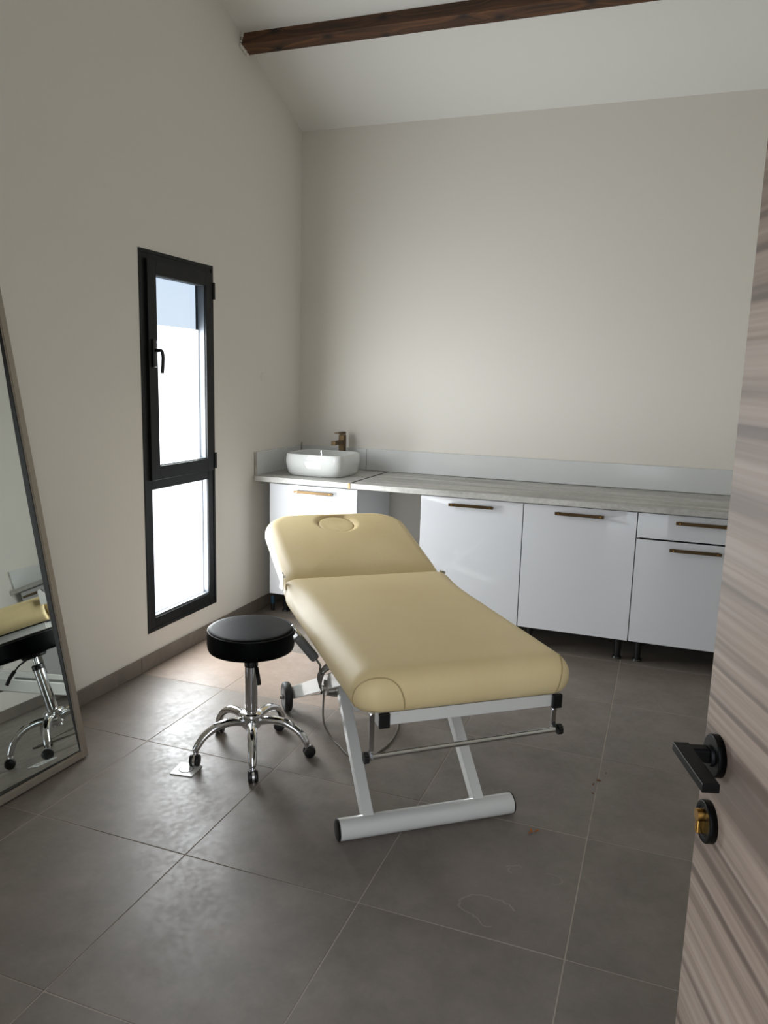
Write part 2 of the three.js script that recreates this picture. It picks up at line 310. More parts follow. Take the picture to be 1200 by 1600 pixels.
const CY0 = 0.8705, CY1 = 0.9036;
tag(part('worktop', box(0.022, CY0, 0.004, 0.671, CY1, 0.683, 0.002), M.concrete, scene), 'short grey concrete-look worktop piece carrying the white basin', 'worktop');
{
  const t = thing('worktop', 'long grey concrete-look worktop running right from the joint', 'worktop');
  part('top', box(0.681, CY0 - 0.001, 0.004, 3.628, CY1 - 0.001, 0.688, 0.002), M.concrete, t);
  part('joint_strip', box(0.6715, CY0, 0.004, 0.6806, CY1 + 0.0004, 0.681, 0), M.blackMatt, t, 'dark joint line across the worktop');
  part('raw_edge', box(0.6655, CY0 - 0.002, 0.6832, 0.6805, CY1 - 0.001, 0.6905, 0.001), M.chip, t, 'bare tan chipboard edge at the joint');
}
const UZ = 0.004;
tag(part('upstand', box(0.022, CY1 + 0.0018, UZ, 0.516, 1.052, UZ + 0.014, 0.0012), M.upstand, scene), 'short glossy grey upstand panel on the back wall behind the basin', 'upstand');
tag(part('upstand', box(0.519, CY1 + 0.0018, UZ, 3.628, 1.052, UZ + 0.014, 0.0012), M.upstand, scene), 'long glossy grey upstand panel along the back wall above the worktop', 'upstand');
function endPanel(x0, x1, face, label) {
  const t = thing('end_panel', label, 'upstand');
  part('panel', box(x0, 0.866, UZ, x1, 1.05, 0.642, 0.001), M.upstand, t); part('edge', box(x0, 0.866, 0.642, x1, 1.05, 0.645, 0.0008), M.concrete, t, 'grey concrete-look front edge');
}
endPanel(0.002, 0.021, 1, 'upstand panel on the left wall with grey concrete-look front edge'); endPanel(RX - 0.021, RX - 0.002, -1, 'upstand panel on the right wall, seen only in the mirror');
tag(part('corner_profile', box(0.022, 1.0, 0.018, 0.03, 1.072, 0.026, 0.001), M.satin, scene), 'thin metal corner strip standing up where the two upstands meet', 'trim strip');

// basin
{
  const t = thing('basin', 'white glossy rounded-square countertop basin on the left worktop', 'sink', [0.352, CY1, 0.36]);
  const HW = 0.214, HL = 0.202, N = 160;
  const sq = (k, e0, s) => { const e = e0 * 1.35; const a = (k / N) * Math.PI * 2, c = Math.cos(a), q = Math.sin(a); return [Math.sign(c) * Math.pow(Math.abs(c), 2 / e) * HW * s, Math.sign(q) * Math.pow(Math.abs(q), 2 / e) * HL * s].map((t, i, p) => t * (0.945 + 0.055 * (1 - Math.pow(i ? p[0] / HW : p[1] / HL, 2)))); };
  const rows = [[0, 0.0, 3.4], [0.86, 0.0, 3.4], [0.9, 0.004, 3.5], [0.945, 0.02, 3.7], [0.985, 0.055, 4], [1, 0.085, 4.2], [0.995, 0.115, 4.2], [0.975, 0.134, 4.2], [0.965, 0.1385, 4.2], [0.955, 0.14, 4.2], [0.945, 0.1385, 4.2], [0.935, 0.133, 4.2], [0.925, 0.11, 4], [0.88, 0.05, 3.6], [0.75, 0.026, 3.2], [0.4, 0.019, 3], [0.1, 0.016, 3], [0, 0.016, 3]];
  const pos = [], idx = [];
  rows.forEach(([s, y, e]) => { for (let k = 0; k < N; k++) { const [x, z] = sq(k, e, s); pos.push(x, y, z); } });
  for (let r = 0; r < rows.length - 1; r++) for (let k = 0; k < N; k++) { const a = r * N + k, b = r * N + (k + 1) % N; idx.push(a, a + N, b, b, a + N, b + N); }
  const g = new THREE.BufferGeometry(); g.setAttribute('position', new THREE.Float32BufferAttribute(pos, 3)); g.setIndex(idx); g.computeVertexNormals();
  part('bowl', g, M.ceramic, t);
  part('drain', lathe([[0, 0.022], [0.018, 0.022], [0.022, 0.018], [0.022, 0.015]], 24), M.brass, t);
}
// faucet
{
  const t = thing('basin_tap', 'square antique-brass mixer tap standing behind the white basin', 'tap', [0.372, CY1, 0.1]);
  part('body', [box(-0.03, 0, -0.024, 0.03, 0.006, 0.024, 0.002), box(-0.02, 0.004, -0.02, 0.02, 0.242, 0.02, 0.003, 2)], M.brass, t);
  part('spout', box(-0.017, 0.18, 0.016, 0.017, 0.206, 0.15, 0.003, 2), M.brass, t);
  part('lever', [box(-0.018, 0.246, -0.02, 0.018, 0.262, 0.02, 0.002), box(-0.0155, 0.254, -0.01, 0.0155, 0.262, 0.1, 0.002)], M.brass, t);
}
// blue-capped cable end by the left cabinet's foot
{
  const t = thing('pipe_stub', 'blue capped pipe stub rising from the floor in the left corner', 'pipe', [0.09, 0, 0.56]);
  part('pipe', cyl(V3(0, 0, 0), V3(0, 0.06, 0), 0.012), M.black, t); part('cap', lathe([[0, 0.1], [0.009, 0.1], [0.012, 0.096], [0.0135, 0.05], [0.0135, 0.048]], 18), std({ color: 0x1d4a63, roughness: 0.5 }), t, 'blue plastic cap');
}

// ---------------------------------------------------------------- treatment couch
// local frame: +x across (to the right in the picture), +z towards the foot end, origin on the floor under the foot tube
const couch = thing('treatment_couch', 'cream padded treatment couch with raised head section on a white steel scissor frame', 'massage table', [1.772, 0, 2.556], 38 * Math.PI / 180);
// rounded pad: outline(s in 0..1 round the plan, inset), profile from the underside over the edge to the middle
function pad({ hw, z0, z1, th, r0, r1, k1, dent, warp, crown = 0.006, bull = 0.05 }) {
  // z0 = hinge end (tight edge), z1 = free end (fully rounded); r = corner radii in plan
  const lo = Math.min(z0, z1), sg = z1 > z0 ? 1 : -1, L = Math.abs(z1 - z0);
  const NP = 260;
  function outline(s, inset) {
    const w = hw - inset, a = inset * k1, b = L - inset, rf = Math.max(r1 - inset * 0.55, 0.004), rh = Math.max(r0 - inset * 0.5, 0.003);
    const segs = [['l', -w + rh, a, w - rh, a], ['a', w - rh, a + rh, rh, -Math.PI / 2], ['l', w, a + rh, w, b - rf], ['a', w - rf, b - rf, rf, 0], ['l', w - rf, b, -w + rf, b], ['a', -w + rf, b - rf, rf, Math.PI / 2], ['l', -w, b - rf, -w, a + rh], ['a', -w + rh, a + rh, rh, Math.PI]];
    // fixed shares so that rings match
    const sh = [0.2, 0.03, 0.24, 0.09, 0.17, 0.09, 0.15, 0.03]; let q = s; let k = 0; while (k < 7 && q > sh[k]) { q -= sh[k]; k++; } q = Math.min(1, q / sh[k]);
    const g = segs[k];
    if (g[0] === 'l') return [g[1] + (g[3] - g[1]) * q, g[2] + (g[4] - g[2]) * q];
    const t = g[4] + q * Math.PI / 2; return [g[1] + g[3] * Math.cos(t), g[2] + g[3] * Math.sin(t)];
  }
  const prof = [[0.06, 0]], lowY = th * 0.36;
  for (let k = 0; k <= 7; k++) { const t = k / 7 * Math.PI / 2; prof.push([0.03 * (1 - Math.sin(t)), lowY * (1 - Math.cos(t))]); }
  const yb = th - bull; for (let k = 1; k <= 4; k++) prof.push([0, lowY + (yb - lowY) * k / 4]);
  for (let k = 1; k <= 14; k++) { const t = k / 14 * Math.PI / 2; prof.push([bull * 1.15 * (1 - Math.cos(t)), yb + bull * Math.sin(t)]); }
  const inner = bull * 1.15;
  const P = (s, i, y) => { const [x, z] = outline(s, i); return [x, y, z]; };
  const pos = [], uv = [], idx = [], put = (x, y, z) => { if (warp) y += warp(x, y, z); pos.push(x, y, z0 + sg * z); uv.push((x + 0.5) * 0.75, (z * sg + 1.2) * 0.4); };
  for (const [i, y] of prof) for (let k = 0; k < NP; k++) { const [x, yy, z] = P(k / NP, i, y); put(x, yy, z); }
  const R = 70, cz = L * 0.5;
  for (let r = 1; r <= R; r++) { const f = 1 - r / R; for (let k = 0; k < NP; k++) { const [ox, oz] = outline(k / NP, inner); const spine = Math.min(Math.max(oz, hw), L - hw) ; const cxz = L > 2 * hw ? spine : cz; const x = ox * f, z = cxz + (oz - cxz) * f; let y = th + crown * (1 - f * f); if (dent) y += dent(x, z); put(x, y, z); } }
  const rows = prof.length + R;
  for (let r = 0; r < rows - 1; r++) for (let k = 0; k < NP; k++) { const a = r * NP + k, b = r * NP + (k + 1) % NP; if (sg > 0) idx.push(a, b, a + NP, b, b + NP, a + NP); else idx.push(a, a + NP, b, b, a + NP, b + NP); }
  // underside
  const c = pos.length / 3; put(0, 0, cz); for (let k = 0; k < NP; k++) { const a = k, b = (k + 1) % NP; if (sg > 0) idx.push(a, c, b); else idx.push(a, b, c); }
  // flip so that faces look outwards
  for (let k = 0; k < idx.length; k += 3) { const t = idx[k + 1]; idx[k + 1] = idx[k + 2]; idx[k + 2] = t; }
  const g = new THREE.BufferGeometry(); g.setAttribute('position', new THREE.Float32BufferAttribute(pos, 3)); g.setAttribute('uv', new THREE.Float32BufferAttribute(uv, 2)); g.setIndex(idx); g.computeVertexNormals();
  g.userData.at = (s, y) => { // a point on the edge at height y
    let a = 1; while (a < prof.length - 2 && prof[a + 1][1] < y) a++;
    const f = (y - prof[a][1]) / (prof[a + 1][1] - prof[a][1]), [x, z] = outline(s, prof[a][0] + (prof[a + 1][0] - prof[a][0]) * f);
    return V3(x, y, z0 + sg * z);
  };
  return g;
}
{
  const HINGE = -0.79, FOOT = 0.315, YB = 0.577, TH = 0.123;
  const leg = pad({ hw: 0.356, z0: HINGE + 0.004, z1: FOOT, th: TH, r0: 0.02, r1: 0.075, k1: 0.12, crown: 0.004, bull: 0.07, warp: (x, y, z) => y > 0.05 && y < TH ? (TH - y) * 0.72 * Math.exp(-Math.pow(z / 0.16, 2)) : 0 });
  const lp = part('leg_cushion', leg, M.leather, couch); lp.position.y = YB;
  // corner pieces: an arched seam at each foot corner
  const at = leg.userData.at;
  // place along the edge from a foot corner: d > 0 along the foot face, d < 0 round the corner and up the side
  const left = (d) => d > 0 ? 0.73 - d * 0.17 / 0.56 : d > -0.118 ? 0.73 - d * 0.09 / 0.118 : 0.82 - (d + 0.118) * 0.15 / 1.03;
  const right = (d) => d > 0 ? 0.56 + d * 0.17 / 0.56 : d > -0.118 ? 0.56 + d * 0.09 / 0.118 : 0.47 + (d + 0.118) * 0.24 / 1.03;
  const arch = (map, d0, d1, top) => { const pts = []; for (let k = 0; k <= 32; k++) { const a = Math.PI * k / 32, d = (d0 + d1) / 2 - (d1 - d0) / 2 * Math.sign(Math.cos(a)) * Math.pow(Math.abs(Math.cos(a)), 0.85); pts.push(at(map(d), 0.012 + (top - 0.012) * Math.pow(Math.sin(a), 0.75))); } return tube(pts, 0.0024, 110, 6); };
  part('corner_seam', arch(left, 0.068, -0.098, 0.105), M.leatherPlain, lp); part('corner_seam', arch(right, -0.008, -0.17, 0.105), M.leatherPlain, lp);
  part('deck_board', box(-0.31, YB - 0.006, HINGE + 0.03, 0.33, YB + 0.01, FOOT - 0.05, 0.002), M.blackMatt, couch);
  // head section, raised 12 degrees about the hinge
  const head = new THREE.Group(); head.name = 'head_section'; couch.add(head); head.position.set(0, YB + 0.014, HINGE - 0.006); head.rotation.x = 14.6 * Math.PI / 180;
  const hc = [-0.012, 0.535], rx = 0.088, rz = 0.093;
  const rho = (x, z) => Math.hypot((x - hc[0]) / rx, (z - hc[1]) / rz);
  const hg = pad({ hw: 0.353, z0: 0, z1: -0.69, th: 0.106, r0: 0.02, r1: 0.15, k1: 0.12, crown: 0.012, bull: 0.055, warp: (x, y, z) => -0.026 * Math.exp(-Math.pow(z / 0.06, 2)) * y / 0.106, dent: (x, z) => { const q = rho(x, z); return -0.012 * Math.exp(-Math.pow(Math.max(0, q - 0.98) / 0.17, 2)) - (q < 0.98 ? 0.03 : 0); } });
  part('head_cushion', hg, M.leather, head);
  { // oval plug that closes the breathing hole
    const g = lathe([[0.0, 0.002], [0.5, 0.0025], [0.8, 0.003], [0.93, 0.0025], [0.985, -0.001], [0.995, -0.03]], 64); g.scale(rx * 0.985, 1, rz * 0.985); g.translate(hc[0], 0.0975, -hc[1]); g.computeVertexNormals();
    part('face_hole_plug', g, M.leather, head, 'oval plug set in the breathing hole');
  }
  part('head_frame', [box(-0.3, -0.034, -0.6, -0.27, -0.002, 0.0, 0.002), box(0.27, -0.034, -0.6, 0.3, -0.002, 0, 0.002), box(-0.27, -0.034, -0.6, 0.27, -0.002, -0.57, 0.002)], M.whiteMetal, head);
  {
    const sh = new THREE.Shape([[0.0, 0.15], [0.012, 0.145], [0.016, 0.078], [-0.05, 0.07]].map(([a, b]) => new THREE.Vector2(a, b)));
    const g = new THREE.ExtrudeGeometry(sh, { depth: 0.004, bevelEnabled: true, bevelSize: 0.001, bevelThickness: 0.001, bevelSegments: 1 });
    g.rotateY(-Math.PI / 2); g.translate(-0.364, YB, HINGE);
    part('hinge_plate', [g, cyl(V3(-0.355, YB + 0.132, HINGE + 0.006), V3(-0.367, YB + 0.132, HINGE + 0.006), 0.005)], M.whiteMetal, couch);
    part('hinge_plate', [box(0.338, YB + 0.095, HINGE - 0.012, 0.352, YB + 0.122, HINGE + 0.012, 0.002), cyl(V3(0.35, YB + 0.112, HINGE), V3(0.36, YB + 0.112, HINGE), 0.006)], M.chrome, couch);
  }
  // upper frame
  const RB = 0.53, RT = 0.573;
  for (const u of [-0.265, 0.3]) {
    part('side_rail', box(u - 0.016, RB, HINGE + 0.03, u + 0.016, RT, 0.285, 0.003, 2), M.whiteMetal, couch);
    part('rail_cap', box(u - 0.0165, RB - 0.001, 0.285, u + 0.0165, RT + 0.001, 0.297, 0.003, 2), M.black, couch);
  }
  part('cross_beam', box(-0.249, RB + 0.004, 0.262, 0.284, RT, 0.286, 0.002), M.whiteMetal, couch); part('cross_beam', box(-0.249, RB + 0.004, -0.72, 0.284, RT, -0.69, 0.002), M.whiteMetal, couch);
  // foot tube and legs
  part('foot_tube', cyl(V3(-0.318, 0.038, 0), V3(0.318, 0.038, 0), 0.037, 0.037, 40), M.whiteMetal, couch);
  for (const s of [-1, 1]) part('tube_cap', lathe([[0, 0.008], [0.03, 0.008], [0.0375, 0.004], [0.0382, 0]], 32).rotateZ(-s * Math.PI / 2).translate(s * 0.318, 0.038, 0), M.black, couch);
  for (const [u] of [[-0.215], [0.192]]) part('leg', bar(V3(u, 0.055, -0.005), V3(u, 0.54, -0.545), 0.04, 0.04), M.whiteMetal, couch);
  for (const u of [-0.2545, 0.235]) part('wheel_arm', bar(V3(u, 0.083, -1.05), V3(u, 0.548, -0.08), 0.034, 0.058), M.whiteMetal, couch);
  part('pivot', [cyl(V3(-0.285, 0.382, -0.378), V3(0.26, 0.382, -0.378), 0.011), cyl(V3(-0.278, 0.382, -0.378), V3(-0.271, 0.382, -0.378), 0.03, 0.03, 28), cyl(V3(-0.29, 0.382, -0.378), V3(-0.278, 0.382, -0.378), 0.012, 0.012, 6)], M.satin, couch);
  part('wheel_axle', cyl(V3(-0.322, 0.068, -1.048), V3(0.31, 0.068, -1.048), 0.007), M.satin, couch);
  part('cross_tube', bar(V3(-0.24, 0.131, -0.95), V3(0.22, 0.131, -0.95), 0.04, 0.04), M.whiteMetal, couch); part('cross_tube', bar(V3(-0.2, 0.33, -0.31), V3(0.18, 0.33, -0.31), 0.035, 0.035), M.whiteMetal, couch);
  for (const u of [-0.296, 0.286]) {
    const w = part('wheel', lathe([[0.012, -0.016], [0.05, -0.017], [0.06, -0.0175], [0.0665, -0.012], [0.068, 0], [0.0665, 0.012], [0.06, 0.0175], [0.05, 0.017], [0.012, 0.016]], 44).rotateZ(Math.PI / 2).translate(u, 0.068, -1.048), M.rubber, couch);
    part('hub', lathe([[0, 0.021], [0.014, 0.021], [0.016, 0.018], [0.04, 0.0175], [0.044, 0.016]], 28).rotateZ(u < 0 ? Math.PI / 2 : -Math.PI / 2).translate(u, 0.068, -1.048), M.black, w);
    part('axle_nut', cyl(V3(u + (u < 0 ? -0.02 : 0.02), 0.068, -1.048), V3(u + (u < 0 ? -0.034 : 0.034), 0.068, -1.048), 0.0085, 0.0085, 6), M.satin, w);
  }
  // paper roll holder under the foot end
  for (const [u, y, z] of [[-0.31, 0.592, 0.312], [0.292, 0.532, 0.288]]) part('roll_hanger', [box(u - 0.008, 0.452, z, u + 0.008, y, z + 0.005, 0.0015), cyl(V3(u, y - 0.008, z), V3(u, y - 0.008, z + 0.01), 0.006)], M.chrome, couch);
  part('roll_bar', cyl(V3(-0.31, 0.462, 0.325), V3(0.292, 0.462, 0.301), 0.008, 0.008, 20), M.chrome, couch);
  for (const [u, s, kz] of [[-0.322, -1, 0.325], [0.302, 1, 0.301]]) {
    const lob = []; for (let k = 0; k < 10; k++) { const a = k / 10 * Math.PI * 2; lob.push(cyl(V3(u, 0.462 + 0.0125 * Math.cos(a), kz + 0.0125 * Math.sin(a)), V3(u + s * 0.013, 0.462 + 0.0125 * Math.cos(a), kz + 0.0125 * Math.sin(a)), 0.0045, 0.0045, 8)); }
    part('knob', [cyl(V3(u, 0.462, kz), V3(u + s * 0.014, 0.462, kz), 0.0145, 0.013), ...lob], M.black, couch);
  }
  // motor and control box
  part('actuator', [cyl(V3(0.0, 0.14, -0.92), V3(0.0, 0.33, -0.5), 0.032), cyl(V3(0, 0.32, -0.52), V3(0, 0.335, -0.31), 0.014)], M.greyPlastic, couch);
  part('control_box', box(-0.09, 0.45, -0.62, 0.09, 0.525, -0.4, 0.012, 3), M.greyPlastic, couch);
  // mains lead coiled round the arm and trailing on the floor
  const coil = []; for (let k = 0; k <= 90; k++) { const t = k / 18 * Math.PI * 2, q = k / 90; coil.push(V3(-0.236 + (0.055 + 0.003 * Math.sin(k * 1.7)) * Math.cos(t), 0.398 + (0.066 + 0.004 * Math.cos(k)) * Math.sin(t), -0.43 + q * 0.045 + 0.02 * Math.sin(t + 0.6))); }
  part('coiled_cable', tube(coil, 0.0042, 420, 7), M.cable, couch);
}
// cables and handset: laid out in room coordinates
const roomTo = (g) => g;
{
  couch.updateMatrixWorld(true);
  const L = (x, y, z) => couch.worldToLocal(V3(x, y, z));
  const drop = couch.localToWorld(V3(-0.285, 0.35, -0.41));
  part('power_cable', tube([L(drop.x, drop.y, drop.z), L(1.13, 0.2, 2.02), L(1.15, 0.05, 2.06), L(1.2, 0.0045, 2.09), L(1.262, 0.0045, 2.145), L(1.335, 0.0045, 2.21), L(1.395, 0.0045, 2.222), L(1.435, 0.0045, 2.11), L(1.445, 0.0045, 1.98), L(1.412, 0.0045, 1.83), L(1.3, 0.0045, 1.66)], 0.0042, 160, 8), M.cable, couch);
}
// ---------------------------------------------------------------- rolling stool
{
  const t = thing('rolling_stool', 'round black-cushioned stool with chrome five-star base on castors', 'stool', [0.947, 0, 2.328]);
  const st = part('seat', lathe([[0, 0.425], [0.05, 0.417], [0.157, 0.417], [0.168, 0.42], [0.171, 0.428], [0.1735, 0.444], [0.1735, 0.482], [0.171, 0.496], [0.167, 0.504], [0.153, 0.507], [0.1, 0.5095], [0, 0.51]], 96).translate(0, 0.03, 0), M.seat, t);
  part('piping', new THREE.TorusGeometry(0.1697, 0.002, 8, 96).rotateX(Math.PI / 2).translate(0, 0.529, 0), M.black, st);
  part('seat_plate', [lathe([[0, 0.405], [0.05, 0.405], [0.055, 0.41], [0.06, 0.426], [0, 0.426]], 32).translate(0, 0.024, 0)], M.black, t);
  part('piston', cyl(V3(0, 0.33, 0), V3(0, 0.43, 0), 0.0135, 0.0135, 28), M.chrome, t);
  part('column', lathe([[0, 0.1], [0.0255, 0.1], [0.0255, 0.38], [0.024, 0.384], [0.014, 0.384]], 40), M.chrome, t);
  part('collar', [lathe([[0.0135, 0.377], [0.024, 0.377], [0.0275, 0.372], [0.0275, 0.354], [0.0255, 0.352]], 36).translate(0, 0.02, 0)], M.black, t);
  const dir = V3(0.66, 0, 0.75).normalize();
  part('lever', [tube([V3(0, 0.412, 0).addScaledVector(dir, 0.04), V3(0, 0.4, 0).addScaledVector(dir, 0.075), V3(0, 0.372, 0).addScaledVector(dir, 0.115)], 0.004, 16, 8), tube([V3(0, 0.384, 0).addScaledVector(dir, 0.1), V3(0, 0.362, 0).addScaledVector(dir, 0.128), V3(0, 0.335, 0).addScaledVector(dir, 0.152)], 0.0085, 16, 10)].map((g) => g.translate(0, 0.018, 0)), M.black, t);
  part('hub', lathe([[0, 0.082], [0.034, 0.082], [0.038, 0.086], [0.0395, 0.122], [0.046, 0.127], [0.0475, 0.133], [0.0465, 0.142], [0.042, 0.147], [0.03, 0.15], [0.0255, 0.151]], 48).translate(0, 0.03, 0), M.chrome, t);
  for (let k = 0; k < 5; k++) {
    const a = (-13 + 72 * k) * Math.PI / 180, ca = Math.cos(a), sa = Math.sin(a);
    // curved arm of oval section, thinning towards the castor
    const path = new THREE.CatmullRomCurve3([V3(0.03, 0.138, 0), V3(0.08, 0.148, 0), V3(0.14, 0.141, 0), V3(0.195, 0.11, 0), V3(0.224, 0.072, 0), V3(0.231, 0.058, 0)]);
    const pos = [], idx = [], NS = 30, NR = 16;
    for (let i = 0; i <= NS; i++) { const u = i / NS, p = path.getPoint(u), tg = path.getTangent(u), n = V3(-tg.y, tg.x, 0), w = 0.019 + 0.003 * Math.sin(u * 3.1) - 0.0055 * u, h = 0.0175 - 0.0045 * u; for (let j = 0; j < NR; j++) { const q = j / NR * Math.PI * 2; const c = Math.cos(q), s = Math.sin(q); pos.push(p.x + n.x * h * s, p.y + n.y * h * s, c * w); } }
    for (let i = 0; i < NS; i++) for (let j = 0; j < NR; j++) { const b = i * NR + j, c = i * NR + (j + 1) % NR; idx.push(b, c, b + NR, c, c + NR, b + NR); }
    const e = pos.length / 3; const pe = path.getPoint(1); pos.push(pe.x, pe.y, 0); for (let j = 0; j < NR; j++) idx.push(NS * NR + j, NS * NR + (j + 1) % NR, e);
    for (let q = 0; q < idx.length; q += 3) { const z = idx[q + 1]; idx[q + 1] = idx[q + 2]; idx[q + 2] = z; }
    const g = new THREE.BufferGeometry(); g.setAttribute('position', new THREE.Float32BufferAttribute(pos, 3)); g.setIndex(idx); g.computeVertexNormals(); g.rotateY(-a);
    const arm = part('arm', g, M.chrome, t);
    { const o = new THREE.SphereGeometry(1, 20, 12); o.scale(0.013, 0.002, 0.008); o.rotateZ(-0.2); o.translate(0.145, 0.155, 0); o.rotateY(-a); part('badge', o, M.black, arm); }
    const castor = new THREE.Group(); castor.name = k ? 'castor_' + String(k).padStart(3, '0') : 'castor'; t.add(castor); castor.position.set(0.23 * ca, 0, 0.23 * sa); castor.rotation.y = [2.3, 0.6, 0.3, 3.4, 5.2][k];
    for (const s of [-1, 1]) part('wheel', lathe([[0, -0.008], [0.02, -0.008], [0.0232, -0.004], [0.0235, 0], [0.0232, 0.004], [0.02, 0.008], [0, 0.008]], 30).rotateZ(Math.PI / 2).translate(s * 0.011, 0.0235, 0.012), M.black, castor);
    const hood = new THREE.CylinderGeometry(0.0262, 0.0262, 0.009, 24, 1, false, -1.3, 2.5).rotateZ(Math.PI / 2); hood.rotateX(-0.6); hood.translate(0, 0.0235, 0.012);
    part('fork', [hood, cyl(V3(0, 0.046, 0), V3(0, 0.062, 0), 0.0105, 0.0125), new THREE.SphereGeometry(0.011, 14, 10).translate(0, 0.046, 0.003)], M.chrome, castor);
  }
}
// handset hanging on the couch side
{
  const a = couch.localToWorld(V3(-0.394, 0.602, -0.36)), b = couch.localToWorld(V3(-0.321, 0.507, -0.36));
  const t = thing('couch_remote', 'dark grey hand control with metal hook hanging at the couch side above the stool', 'remote control');
  const dir = b.clone().sub(a).normalize(), x = V3(0, 1, 0).cross(dir).normalize(), y = dir.clone().cross(x), B = new THREE.Matrix4().makeBasis(x, y, dir);
  t.userData.a = undefined; delete t.userData.a;
  const place = (g) => { g.applyMatrix4(B); g.translate((a.x + b.x) / 2, (a.y + b.y) / 2, (a.z + b.z) / 2); return g; };
  const len = a.distanceTo(b);
  part('body', place(new RoundedBoxGeometry(0.05, 0.034, len, 4, 0.012)), M.greyPlastic, t);
  part('hook', [tube([V3(-0.014, 0.008, -len / 2 + 0.03), V3(-0.014, 0.012, -len / 2 - 0.02), V3(-0.008, 0.013, -len / 2 - 0.034), V3(0.008, 0.013, -len / 2 - 0.034), V3(0.014, 0.012, -len / 2 - 0.02), V3(0.014, 0.008, -len / 2 + 0.03)], 0.005, 30, 8)].map(place), M.chrome, t);
  const end = couch.localToWorld(V3(-0.285, 0.42, -0.41));
  const G = (p) => couch.worldToLocal(p.clone());
  part('handset_cable', tube([b.clone().addScaledVector(dir, 0.004), b.clone().addScaledVector(dir, 0.03).add(V3(0, -0.005, 0)), V3((b.x + end.x) / 2 + 0.01, (b.y + end.y) / 2 - 0.004, (b.z + end.z) / 2 + 0.01), end].map(G), 0.004, 40, 8), M.cable, couch);
}

// ---------------------------------------------------------------- leaning mirror
{
  const MW = 0.52, MH = 1.87, t = thing('leaning_mirror', 'large silver-framed mirror leaning against the left wall', 'mirror', [0.368, 0.006, 2.615]);
  // local frame: x along the bottom edge (from the camera's side towards the corner), y up the face, z out of the face
  const ps = 3 * Math.PI / 180, dl = 10.6 * Math.PI / 180;
  const n = V3(Math.cos(dl) * Math.cos(ps), Math.sin(dl), Math.cos(dl) * Math.sin(ps)), ex = V3(Math.sin(ps), 0, -Math.cos(ps)), ey = n.clone().cross(ex);
  t.setRotationFromMatrix(new THREE.Matrix4().makeBasis(ex, ey, n));
  const F = 0.034, X0 = -MW, X1 = 0, w = MW - 2 * F + 0.008, h = MH - 2 * F + 0.008;
  // the leaning glass sags a little and sits slightly askew in its rebate
  const g = new THREE.PlaneGeometry(w, h, 20, 80), p = g.attributes.position;
  const gz = (x, y) => { const q = (y + h / 2) / h; return -0.0065 - 0.013 * 4 * q * (1 - q) - Math.tan(2.1 * Math.PI / 180) * (w / 2 - x); };
  for (let i = 0; i < p.count; i++) p.setZ(i, gz(p.getX(i), p.getY(i)));
  g.computeVertexNormals(); g.translate((X0 + X1) / 2, MH / 2, 0);
  const back = g.clone().translate(0, 0, -0.004); back.index.array.reverse(); back.computeVertexNormals();
  part('glass', g, M.mirror, t); part('backing', back, M.board, t);
  const fr = (i, w, z0, z1, r) => [box(X0 + i, i, z0, X0 + i + w, MH - i, z1, r), box(X1 - i - w, i, z0, X1 - i, MH - i, z1, r), box(X0 + i + w, i, z0, X1 - i - w, i + w, z1, r), box(X0 + i + w, MH - i - w, z0, X1 - i - w, MH - i, z1, r)];
  const bars = (name, i, w, z0, z1, r, m) => fr(i, w, z0, z1, r).forEach((q) => part(name, q, m, t));
  bars('frame', 0, 0.026, -0.04, 0.0, 0.002, M.mirrorFrame); bars('frame_step', 0.024, 0.007, -0.038, -0.003, 0.001, M.mirrorFrame); bars('inner_lip', F - 0.004, 0.004, -0.038, -0.0045, 0.0005, M.black);
}

// ---------------------------------------------------------------- floor plate, leaf, crumbs
{
  const t = thing('floor_plate', 'square white floor socket plate with round lid beside the stool castor', 'floor socket', [0.788, 0, 2.556], 0.13);
  part('plate', box(-0.046, 0, -0.046, 0.046, 0.004, 0.046, 0.0012, 2), std({ color: 0xd8d8d6, roughness: 0.25 }), t);
  part('lid', lathe([[0, 0.0052], [0.024, 0.0052], [0.026, 0.0042], [0.026, 0.003]], 36), std({ color: 0xd0d0ce, roughness: 0.25 }), t);
  part('lid_ring', new THREE.TorusGeometry(0.0275, 0.0011, 6, 40).rotateX(Math.PI / 2).translate(0, 0.004, 0), M.black, t);
}
{
  const t = thing('dry_leaf', 'small curled brown leaf scrap on the floor right of the couch foot', 'leaf', [2.12, 0.0005, 2.455]);
  const mat = std({ color: 0xa5652b, roughness: 0.8, side: THREE.DoubleSide });
  const blade = (a, l, w) => { const g = new THREE.PlaneGeometry(l, w, 8, 4), p = g.attributes.position; for (let i = 0; i < p.count; i++) { const x = p.getX(i), y = p.getY(i), q = 1 - Math.pow(Math.abs(x) / (l / 2), 1.6); p.setXYZ(i, x + l / 2, y * q, 0.002 + 0.006 * Math.sin(x / l * 4 + 1) ** 2 + 0.4 * y * y / w); } g.rotateX(-Math.PI / 2); g.rotateY(a); g.computeVertexNormals(); return g; };
  part('blade', [blade(0.5, 0.03, 0.01), blade(2.4, 0.018, 0.008), blade(4.2, 0.023, 0.009)], mat, t);
}
